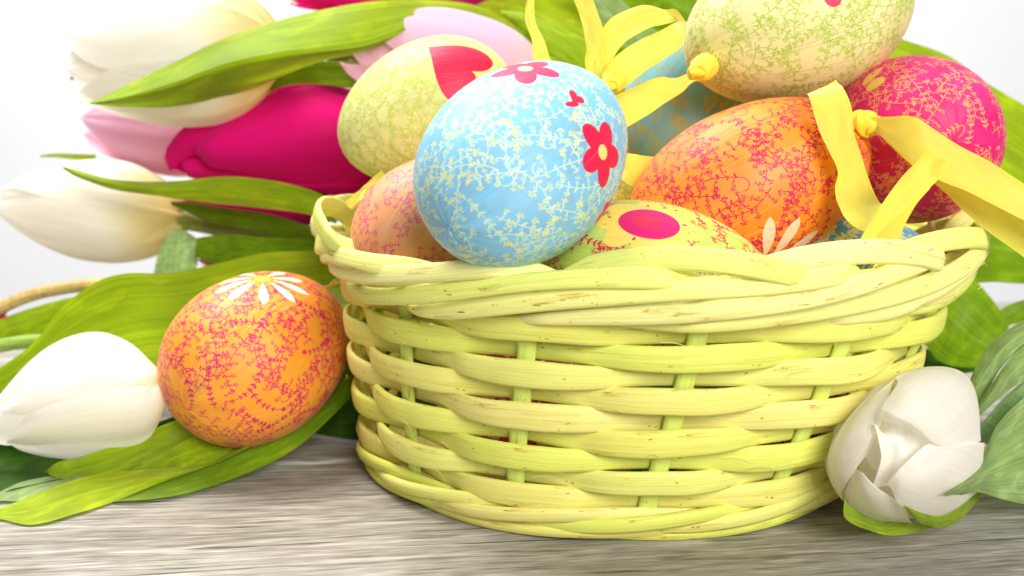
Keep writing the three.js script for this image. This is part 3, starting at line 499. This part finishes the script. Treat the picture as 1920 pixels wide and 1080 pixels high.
const t1 = tulip('white tulip at the upper left, crossed by a long pointed leaf', [516, 96, -5.8], [150, 118, -6.2], 2.05, { mat: PETAL.white, roll: 52, seed: 1, close: 0.55, peak: 0.36, pt: 6, stem: [[620, 95, -6.5], [760, 150, -7], [960, 260, -9], [1300, 420, -12]] });
leaf(t1, LEAF.fresh, [[167, 193, -2.6, 167, 194, -2.6, 167, 193.5, -2.6], [231, 162, -3.2, 231, 200, -3.3, 236, 182, -2.5], [324, 120, -3.6, 320, 201, -3.9, 330, 158, -2.5], [417, 74, -4.0, 400, 186, -4.4, 425, 122, -2.6], [509, 42, -4.4, 480, 163, -4.8, 510, 106, -2.9], [602, 19, -4.8, 596, 116, -4.9, 605, 96, -3.4], [700, 3, -5, 692, 93, -4.8, 697, 82, -3.9], [800, 0, -5.6, 800, 62, -5.2, 800, 42, -4.7], [900, 14, -6.2, 885, 66, -6, 890, 46, -5.5], [985, 60, -6.7, 960, 110, -6.5, 975, 85, -6.2]], 0, 0.04, 0.8);
leaf(t1, LEAF.mid, [[430, 190, -6.2, 432, 205, -6.2], [520, 118, -6, 540, 160, -6], [620, 115, -6, 640, 165, -6], [740, 120, -6.5, 740, 190, -6.5], [880, 130, -7, 880, 210, -7]], 0.1);
leaf(t1, LEAF.mid, [[130, 144, -8, 131, 149, -8], [165, 143, -8, 165, 154, -8], [230, 140, -8, 230, 162, -8]], 0.05, 0);
const t2 = tulip('pale pink tulip in the left background, mostly behind the magenta tulip', [420, 285, -9], [168, 232, -9.5], 1.15, { mat: PETAL.pink, roll: 15, seed: 2, close: 0.5, stem: [[560, 300, -9], [800, 380, -11]] });
const budPetal = (t, B, mat) => (rows, seed) => part('petal', sheet([[B, B.clone().add(V(0.02, 0.02, 0)), B.clone().add(V(0.04, 0, 0))], ...rows.map((r) => [at(r[0], r[1], r[2]), at(r[3], r[4], r[5]), at(r[6], r[7], r[8])])], 64, 28, 0.10, seed), mat, t);
const t3 = thing('tulip', 'deep magenta tulip left of the yellow egg with a heart', 'tulip', V(-7, 6.5, -7));
{
  const B = at(718, 256, -7), petal = budPetal(t3, B, PETAL.magenta);
  petal([[690, 180, -6.9, 680, 260, -8.2, 690, 335, -7.2], [560, 150, -6.9, 550, 250, -8.4, 560, 345, -7.2], [430, 182, -6.9, 420, 260, -8, 420, 335, -7], [335, 246, -6.8, 330, 285, -7, 340, 325, -6.8], [311, 296, -6.7, 313, 306, -6.7, 320, 318, -6.7]], 61);
  petal([[690, 322, -6.5, 690, 346, -6.2, 684, 360, -6.9], [600, 330, -6.1, 604, 353, -6.1, 612, 364, -6.8], [460, 312, -6.0, 462, 334, -6.0, 462, 342, -6.6], [376, 296, -6.2, 368, 322, -6.2, 376, 337, -6.5], [342, 298, -6.4, 342, 315, -6.4, 354, 331, -6.5]], 62);
  petal([[640, 165, -6.4, 620, 190, -6.0, 600, 240, -6.0], [540, 166, -6.2, 530, 215, -5.8, 515, 258, -6.0], [430, 198, -6.1, 424, 240, -5.75, 426, 290, -6], [352, 236, -6.2, 350, 266, -6.0, 358, 292, -6.2], [317, 270, -6.4, 318, 292, -6.3, 328, 314, -6.4], [308, 298, -6.5, 311, 307, -6.5, 318, 318, -6.5]], 63);
  petal([[692, 196, -6.6, 700, 255, -5.8, 690, 332, -6.4], [611, 163, -6.3, 622, 255, -5.3, 604, 344, -6.0], [509, 184, -5.9, 512, 262, -5.1, 480, 328, -5.75], [405, 236, -5.8, 404, 275, -5.35, 396, 312, -5.7], [369, 266, -5.9, 366, 279, -5.8, 372, 292, -5.9]], 64);
  part('stem', tube([B, at(800, 262, -7.2), at(980, 330, -9), at(1300, 430, -12)], 0.28), STEM, t3);
}
const t4 = tulip('white tulip at the left, farther back, with a narrow leaf across it', [338, 408, -7.5], [-2, 378, -8], 1.62, { mat: PETAL.white, roll: 70, seed: 4, close: 0.22, stem: [[420, 425, -7.2], [580, 452, -6.6], [760, 500, -8], [1100, 560, -12]], stemR: 0.34, stemMat: STEM_OLIVE });
leaf(t4, LEAF.fresh, [[116, 312, -5.5, 117, 316, -5.5], [150, 320, -5.3, 148, 334, -5.2], [208, 335, -5, 208, 354, -4.8], [278, 341, -4.7, 278, 366, -4.4], [335, 340, -4.4, 333, 374, -4.1], [417, 331, -4, 417, 383, -3.7], [509, 338, -3.6, 509, 394, -3.2], [579, 356, -3.2, 574, 403, -2.8], [640, 384, -2.8, 630, 420, -2.4]], 0.2);
leaf(t4, LEAF.mid, [[320, 378, -5.6, 322, 384, -5.6], [387, 384, -5.4, 380, 412, -5.2], [448, 392, -5.2, 448, 428, -5], [509, 402, -4.8, 530, 441, -4.6], [585, 424, -4.4, 590, 452, -4.2], [660, 450, -4, 660, 480, -4]], 0.2);
leaf(t4, LEAF.pale, [[322, 430, -6.4, 344, 430, -6.4], [302, 460, -6.2, 368, 448, -6.2], [292, 492, -6, 372, 482, -6], [286, 525, -6, 362, 530, -6]], 0.3);
leaf(t4, LEAF.mid, [[368, 446, -5.4, 366, 482, -5.4], [440, 440, -5, 440, 505, -5], [520, 446, -4.6, 520, 515, -4.6], [640, 455, -4, 640, 530, -4]], 0.1);
leaf(t4, LEAF.fresh, [[75, 291, -8.4, 76, 295, -8.4], [110, 288, -8.3, 110, 296, -8.3], [180, 290, -8.2, 180, 305, -8.2]], 0.02, 0);
const t5 = tulip('pale pink tulip behind the yellow egg with a heart', [1030, 190, -5.6], [655, 74, -5.8], 1.72, { mat: PETAL.pink, roll: 55, seed: 5, close: 0.45, stem: [[1100, 210, -6.5], [1250, 320, -10], [1400, 430, -12]] });
const t6 = tulip('magenta tulip cut off by the top edge, above the pink tulip', [960, -28, -9], [540, -20, -9], 0.95, { mat: PETAL.magenta, roll: 10, seed: 6, close: 0.5, stem: [[1080, 20, -9.5], [1300, 160, -12], [1500, 330, -13]] });
const t8 = tulip('dark magenta tulip wedged under the narrow leaf, left of the basket rim', [640, 395, -6.4], [335, 372, -6.6], 0.62, { mat: PETAL.magenta, roll: 30, seed: 8, close: 0.4, stem: [[760, 430, -8], [980, 500, -11]] });
const t9 = tulip('small rose pink tulip tip showing above the broad leaf', [520, 500, -5.8], [372, 482, -6], 0.40, { mat: PETAL.rose, roll: 30, seed: 9, close: 0.5, stem: [[640, 520, -7], [900, 580, -11]] });
const t10 = tulip('magenta tulip tip at the left edge beside the curved peach stem', [-110, 600, -5], [12, 588, -5], 0.62, { mat: PETAL.magenta, roll: 20, seed: 10, close: 0.3 });

// bent peach stem and what lies under it
{
  const s = thing('bent_tulip', 'bent peach coloured flower stem with its leaf at the left edge', 'flower', V(-16, 2, -4.5));
  part('stem', tube([at(-60, 612, -4.6), at(0, 578, -4.5), at(60, 553, -4.4), at(120, 540, -4.2), at(190, 533, -4), at(300, 540, -3.4), at(420, 580, -2.8)], 0.2, 0.18), STEM_PEACH, s);
  leaf(s, LEAF.fresh, [[-60, 625, -4, -60, 650, -3.8], [0, 598, -4, 0, 642, -3.8], [80, 572, -3.8, 70, 630, -3.6], [160, 552, -3.6, 150, 610, -3.4], [230, 545, -3.4, 230, 600, -3.2]], 0.1);
  part('stem', tube([at(-60, 660, -3.2), at(0, 648, -3.2), at(60, 640, -3), at(140, 640, -2.8), at(240, 650, -2.6)], 0.2), STEM, s, 'dark green stem below the peach one');
}
// broad leaf behind the outer egg and the leaves on the planks
looseLeaf('broad green leaf folded behind the orange egg on the planks', LEAF.fresh, [[700, 470, -2.6, 720, 600, -1.2], [610, 470, -2.5, 640, 610, -1.0], [500, 474, -2.4, 590, 640, -0.9], [407, 494, -2.3, 500, 690, -0.6], [320, 511, -2.2, 400, 730, -0.4], [240, 511, -2.1, 310, 740, -0.3], [183, 528, -2, 230, 750, -0.3], [118, 575, -1.9, 150, 760, -0.3], [62, 642, -1.6, 70, 770, -0.2], [0, 690, -1.3, -20, 800, 0], [-80, 750, -1, -90, 800, 0.2]], -0.35, 0.08);
const t7 = thing('tulip', 'cream white tulip lying at the lower left against the outer orange egg', 'tulip', V(-13.5, 0.1, 1.5));
{
  const B = at(308, 722, 1.4), petal = budPetal(t7, B, PETAL.cream);
  petal([[286, 696, 0.6, 285, 740, 0.2, 290, 790, 0.7], [180, 640, 0.5, 170, 740, -0.4, 160, 848, 0.7], [60, 690, 0.8, 50, 760, 0.1, 40, 830, 0.9], [-10, 765, 1.3, -14, 785, 1.2, -6, 815, 1.4]], 51);
  petal([[270, 700, 1.9, 260, 755, 2.2, 265, 800, 1.8], [170, 690, 2.0, 160, 765, 2.4, 160, 810, 2.0], [70, 735, 1.9, 60, 790, 2.3, 55, 830, 1.8], [-2, 768, 1.6, -10, 796, 1.9, 6, 836, 1.6], [-40, 790, 1.6, -44, 800, 1.7, -38, 812, 1.6]], 52);
  petal([[294, 716, 1.9, 309, 748, 2.2, 297, 792, 1.3], [250, 715, 2.3, 268, 778, 2.6, 250, 846, 1.2], [180, 714, 2.45, 172, 790, 2.78, 155, 861, 1.0], [100, 738, 2.4, 92, 800, 2.65, 58, 851, 1.1], [42, 785, 2.2, 36, 815, 2.35, 18, 834, 1.5], [15, 825, 2.0, 14, 828, 2.0, 13, 831, 1.9]], 53);
  petal([[288, 684, 0.9, 297, 700, 1.9, 272, 722, 2.5], [244, 640, 0.6, 244, 686, 2.35, 214, 722, 2.85], [186, 623, 0.5, 172, 680, 2.5, 146, 736, 2.95], [108, 641, 0.7, 98, 700, 2.4, 92, 754, 2.8], [42, 692, 1.0, 42, 735, 2.1, 46, 774, 2.4], [-6, 748, 1.5, 0, 762, 1.8, 4, 772, 1.9]], 54);
  part('stem', tube([at(304, 722, 1.35), at(345, 718, 0.4), at(430, 712, -1.6), at(560, 690, -2.2)], 0.2, 0.22), STEM, t7);
}
leaf(t7, LEAF.fresh, [[84, 883, 2.3, 85, 886, 2.3], [109, 867, 2.2, 109, 897, 2.6], [150, 856, 2.0, 150, 902, 2.6], [230, 830, 1.6, 235, 884, 2.4], [310, 795, 1.2, 328, 840, 2.0], [390, 770, 0.9, 400, 812, 1.6], [480, 740, 0.4, 490, 790, 1.0]], -0.1, 0.04);
looseLeaf('long light green leaf twisting along the planks at the lower left', LEAF.yellow, [[-60, 968, 4.4, -60, 972, 4.5], [0, 953, 4.1, 0, 973, 4.6], [73, 925, 3.6, 62, 983, 4.7], [146, 898, 3.1, 146, 962, 4.3], [215, 885, 2.9, 219, 938, 3.8], [300, 879, 2.7, 295, 907, 3.2], [360, 874, 2.6, 356, 886, 2.8], [410, 862, 2.4, 408, 868, 2.5], [470, 830, 2.0, 466, 840, 2.1]], 0.12, 0.03);
leaf(scene.children[scene.children.length - 1], LEAF.fresh, [[236, 884, 2.75, 240, 885, 2.75], [300, 852, 2.3, 305, 880, 2.6], [368, 818, 1.8, 360, 875, 2.5], [430, 806, 1.4, 415, 864, 2.3], [500, 790, 0.9, 480, 838, 1.9]], -0.05, 0.02);
looseLeaf('dark green leaf curving under the orange egg towards the basket', LEAF.mid, [[664, 660, -1.2, 690, 690, -1.0], [630, 700, -0.6, 660, 740, -0.4], [590, 745, 0.1, 625, 778, 0.4], [530, 790, 0.9, 568, 830, 1.3], [460, 830, 1.7, 510, 866, 2.1], [390, 860, 2.2, 437, 898, 2.8], [320, 885, 2.6, 365, 922, 3.3], [250, 910, 3.0, 290, 936, 3.6], [200, 935, 3.4, 215, 941, 3.7]], 0.1, 0.03);
looseLeaf('grey green leaf tip at the left edge, below the cream tulip', LEAF.grey, [[-60, 950, 3.4, -60, 960, 3.6], [0, 922, 3.0, 0, 940, 3.4], [40, 904, 2.7, 34, 939, 3.3], [95, 892, 2.4, 95, 920, 3.0], [150, 884, 2.2, 150, 902, 2.6], [220, 868, 1.9, 220, 880, 2.1]], 0.08, 0.02);
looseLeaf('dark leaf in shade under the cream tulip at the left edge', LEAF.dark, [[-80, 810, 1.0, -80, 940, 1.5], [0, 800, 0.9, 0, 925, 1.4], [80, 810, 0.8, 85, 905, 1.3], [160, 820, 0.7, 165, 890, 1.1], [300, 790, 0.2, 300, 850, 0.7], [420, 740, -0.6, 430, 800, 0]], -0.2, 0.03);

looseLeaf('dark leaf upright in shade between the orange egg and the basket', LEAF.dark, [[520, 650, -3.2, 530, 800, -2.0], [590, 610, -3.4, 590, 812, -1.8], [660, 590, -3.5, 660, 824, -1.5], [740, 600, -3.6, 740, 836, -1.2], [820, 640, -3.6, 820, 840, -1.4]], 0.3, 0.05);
// leaves behind the basket
const back = [
  ['broad bright leaf running down from the top right behind the pink egg', LEAF.fresh, [[1480, 10, -7, 1480, 120, -6.5], [1600, 40, -7, 1590, 180, -6.4], [1690, 75, -7, 1690, 240, -6.3], [1780, 108, -7, 1790, 300, -6.2], [1850, 155, -7, 1870, 350, -6], [1930, 205, -7, 1950, 400, -6], [2020, 270, -7, 2030, 440, -6]], 0.5],
  ['shaded leaf below the ribbon ends at the right', LEAF.mid, [[1700, 330, -5.5, 1720, 470, -5], [1790, 380, -5.5, 1800, 528, -5], [1870, 400, -5.5, 1870, 530, -5], [1990, 420, -5.5, 1990, 535, -5]], 0.3],
  ['dark rounded leaf right of the basket wall', LEAF.mid, [[1690, 470, -4.5, 1660, 560, -4.3], [1770, 500, -4.5, 1700, 620, -4.2], [1818, 520, -4.5, 1740, 655, -4.2], [1862, 565, -4.4, 1775, 685, -4.1], [1892, 615, -4.3, 1840, 692, -4.1]], 0.35],
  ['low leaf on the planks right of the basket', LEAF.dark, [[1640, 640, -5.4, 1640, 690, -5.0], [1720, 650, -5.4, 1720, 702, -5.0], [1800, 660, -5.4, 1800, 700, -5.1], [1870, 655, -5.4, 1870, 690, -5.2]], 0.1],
  ['narrow leaf at the right edge above the front leaves', LEAF.mid, [[1850, 600, -5, 1855, 625, -5], [1890, 572, -5, 1895, 610, -5], [1940, 556, -5, 1945, 600, -5], [2000, 545, -5, 2000, 590, -5]], 0.1],
  ['bright leaf at the top, left of the yellow bow', LEAF.yellow, [[880, -40, -9, 880, 40, -8.8], [960, -40, -9, 950, 60, -8.8], [1060, -30, -9, 1050, 120, -8.6], [1160, 0, -9, 1150, 180, -8.4], [1260, 60, -9, 1250, 240, -8.4]], 0.4],
  ['leaf with a rounded tip behind the bow', LEAF.fresh, [[940, 18, -7, 940, 30, -7], [968, 20, -7.2, 966, 52, -6.8], [1020, 36, -7.4, 1010, 90, -6.6], [1092, 70, -7.6, 1070, 140, -6.5], [1180, 118, -7.8, 1150, 200, -6.5], [1280, 180, -8, 1260, 260, -7]], 0.35],
  ['yellowish leaf between the pink tulip and the bow', LEAF.yellow, [[946, 60, -6.6, 948, 68, -6.6], [975, 72, -6.6, 968, 96, -6.4], [1020, 92, -6.6, 1010, 130, -6.3], [1080, 120, -6.8, 1070, 180, -6.4], [1180, 180, -7, 1170, 240, -6.6]], 0.2],
  ['grey green leaf crossing behind the bow loop', LEAF.grey, [[1080, -60, -8, 1060, -20, -7.8], [1140, -20, -8, 1120, 40, -7.8], [1200, 30, -8, 1180, 100, -7.8], [1270, 90, -8, 1250, 170, -7.8], [1350, 160, -8, 1330, 240, -7.8]], 0.2],
  ['olive leaf at the top beside the topmost egg', LEAF.mid, [[1180, -60, -8.4, 1160, 10, -8.2], [1250, -50, -8.4, 1240, 50, -8.2], [1320, -30, -8.4, 1310, 120, -8.2], [1400, 20, -8.4, 1390, 200, -8.2]], 0.3],
];
for (const [label, mat, rows, fold] of back) looseLeaf(label, mat, rows, fold, 0.08);

// the white tulip in front on the right, seen from its tip: broad petals folded over one another
{
  const B = at(1752, 842, 3.9);
  const t = thing('tulip', 'white tulip facing the viewer, in front of the basket at the right', 'tulip', V(B.x, 0.1, B.z));
  const petal = budPetal(t, B, PETAL.cream);
  petal([[1660, 745, 5.2, 1625, 815, 5.9, 1615, 880, 5.4], [1690, 770, 5.9, 1668, 850, 6.5, 1650, 925, 5.9], [1720, 810, 6.0, 1700, 870, 6.4, 1690, 925, 6.0], [1735, 850, 5.8, 1720, 880, 6.0, 1712, 905, 5.8]], 36);
  petal([[1745, 770, 5.4, 1690, 780, 5.8, 1630, 810, 5.4], [1752, 790, 6.5, 1690, 792, 7.0, 1624, 820, 6.5], [1745, 835, 6.9, 1690, 832, 7.18, 1622, 850, 6.8], [1722, 872, 6.95, 1678, 862, 7.12, 1630, 872, 6.85], [1700, 900, 6.85, 1668, 886, 6.95, 1640, 890, 6.75]], 31);
  petal([[1640, 800, 6.9, 1655, 850, 7.14, 1640, 905, 6.7], [1662, 808, 7.1, 1676, 852, 7.24, 1660, 912, 6.95], [1690, 826, 7.16, 1700, 858, 7.2, 1684, 900, 7.0], [1712, 842, 7.0, 1714, 856, 7.05, 1706, 880, 6.95]], 37);
  petal([[1600, 925, 5.4, 1640, 975, 5.0, 1710, 982, 5.0], [1590, 908, 6.1, 1624, 966, 6.0, 1708, 980, 5.8], [1596, 892, 6.5, 1636, 942, 6.9, 1704, 968, 6.4], [1606, 878, 6.75, 1638, 912, 7.1, 1672, 936, 6.9], [1612, 874, 6.8, 1626, 890, 6.95, 1648, 912, 6.9]], 32);
  petal([[1700, 712, 5.0, 1580, 800, 4.8, 1600, 935, 5.0], [1684, 708, 5.7, 1563, 822, 5.8, 1580, 926, 5.8], [1676, 714, 6.3, 1572, 822, 6.6, 1583, 912, 6.4], [1672, 728, 6.7, 1602, 818, 7.0, 1596, 892, 6.7], [1660, 765, 6.9, 1628, 815, 7.15, 1614, 866, 6.9], [1650, 798, 6.95, 1644, 815, 7.05, 1638, 838, 6.95]], 33);
  petal([[1838, 832, 4.8, 1835, 915, 4.6, 1765, 975, 5.0], [1842, 836, 5.7, 1828, 918, 5.8, 1768, 971, 6.0], [1838, 834, 6.3, 1806, 905, 6.9, 1750, 966, 6.6], [1800, 828, 6.9, 1764, 893, 7.4, 1712, 954, 7.0], [1760, 826, 7.2, 1718, 884, 7.65, 1680, 936, 7.25], [1734, 834, 7.3, 1692, 874, 7.55, 1661, 908, 7.3]], 34);
  petal([[1690, 716, 4.8, 1800, 710, 4.6, 1832, 826, 4.8], [1684, 705, 5.6, 1796, 706, 5.7, 1838, 824, 5.6], [1677, 711, 6.3, 1776, 726, 6.7, 1836, 828, 6.3], [1680, 722, 6.9, 1748, 762, 7.4, 1800, 838, 7.0], [1664, 748, 7.2, 1715, 776, 7.7, 1752, 828, 7.4], [1651, 770, 7.3, 1682, 784, 7.65, 1722, 802, 7.5], [1648, 780, 7.25, 1658, 792, 7.4, 1674, 797, 7.4]], 35);
  part('stem', tube([at(1752, 842, 4.1), at(1800, 830, 3.2), at(1850, 810, 2.6), at(1890, 768, 2.3), at(1940, 722, 2.0), at(2000, 680, 1.8)], 0.24, 0.25), STEM_GREY, t);
  leaf(t, LEAF.grey, [[1812, 728, 3, 1830, 770, 3.2], [1833, 680, 2.9, 1857, 724, 3.2], [1867, 636, 2.7, 1881, 685, 3.1], [1920, 600, 2.5, 1920, 650, 2.9], [1990, 570, 2.3, 1990, 615, 2.6]], 0.15);
  leaf(t, LEAF.grey, [[1826, 768, 3.5, 1832, 784, 3.5], [1857, 722, 3.4, 1867, 752, 3.6], [1884, 684, 3.2, 1900, 726, 3.4], [1920, 648, 3, 1930, 705, 3.2], [1990, 600, 2.7, 1990, 660, 3]], 0.15);
  leaf(t, LEAF.grey, [[1770, 924, 6.9, 1774, 930, 6.9], [1809, 891, 6.4, 1800, 929, 6.7], [1842, 854, 5.6, 1836, 924, 6.3], [1867, 801, 4.8, 1882, 938, 5.8], [1920, 746, 4.0, 1926, 946, 5.4], [2000, 700, 3.4, 2010, 950, 5]], 0.55, 0.05);
  leaf(t, LEAF.fresh, [[1582, 922, 6.6, 1586, 925, 6.6], [1592, 946, 6.4, 1585, 972, 6.9], [1640, 974, 6.2, 1645, 1000, 6.8], [1695, 979, 6.1, 1692, 1003, 6.7], [1745, 984, 5.6, 1745, 990, 5.8], [1800, 970, 5, 1800, 976, 5]], 0.1, 0.02);
  leaf(t, LEAF.fresh, [[1693, 946, 7.2, 1697, 950, 7.2], [1730, 962, 6.8, 1724, 980, 6.8], [1772, 966, 6.4, 1768, 988, 6.2], [1811, 941, 5.9, 1800, 974, 5.7], [1840, 915, 5.2, 1838, 935, 5.1]], 0.1, 0.02);
}
renderer.render(scene, camera);
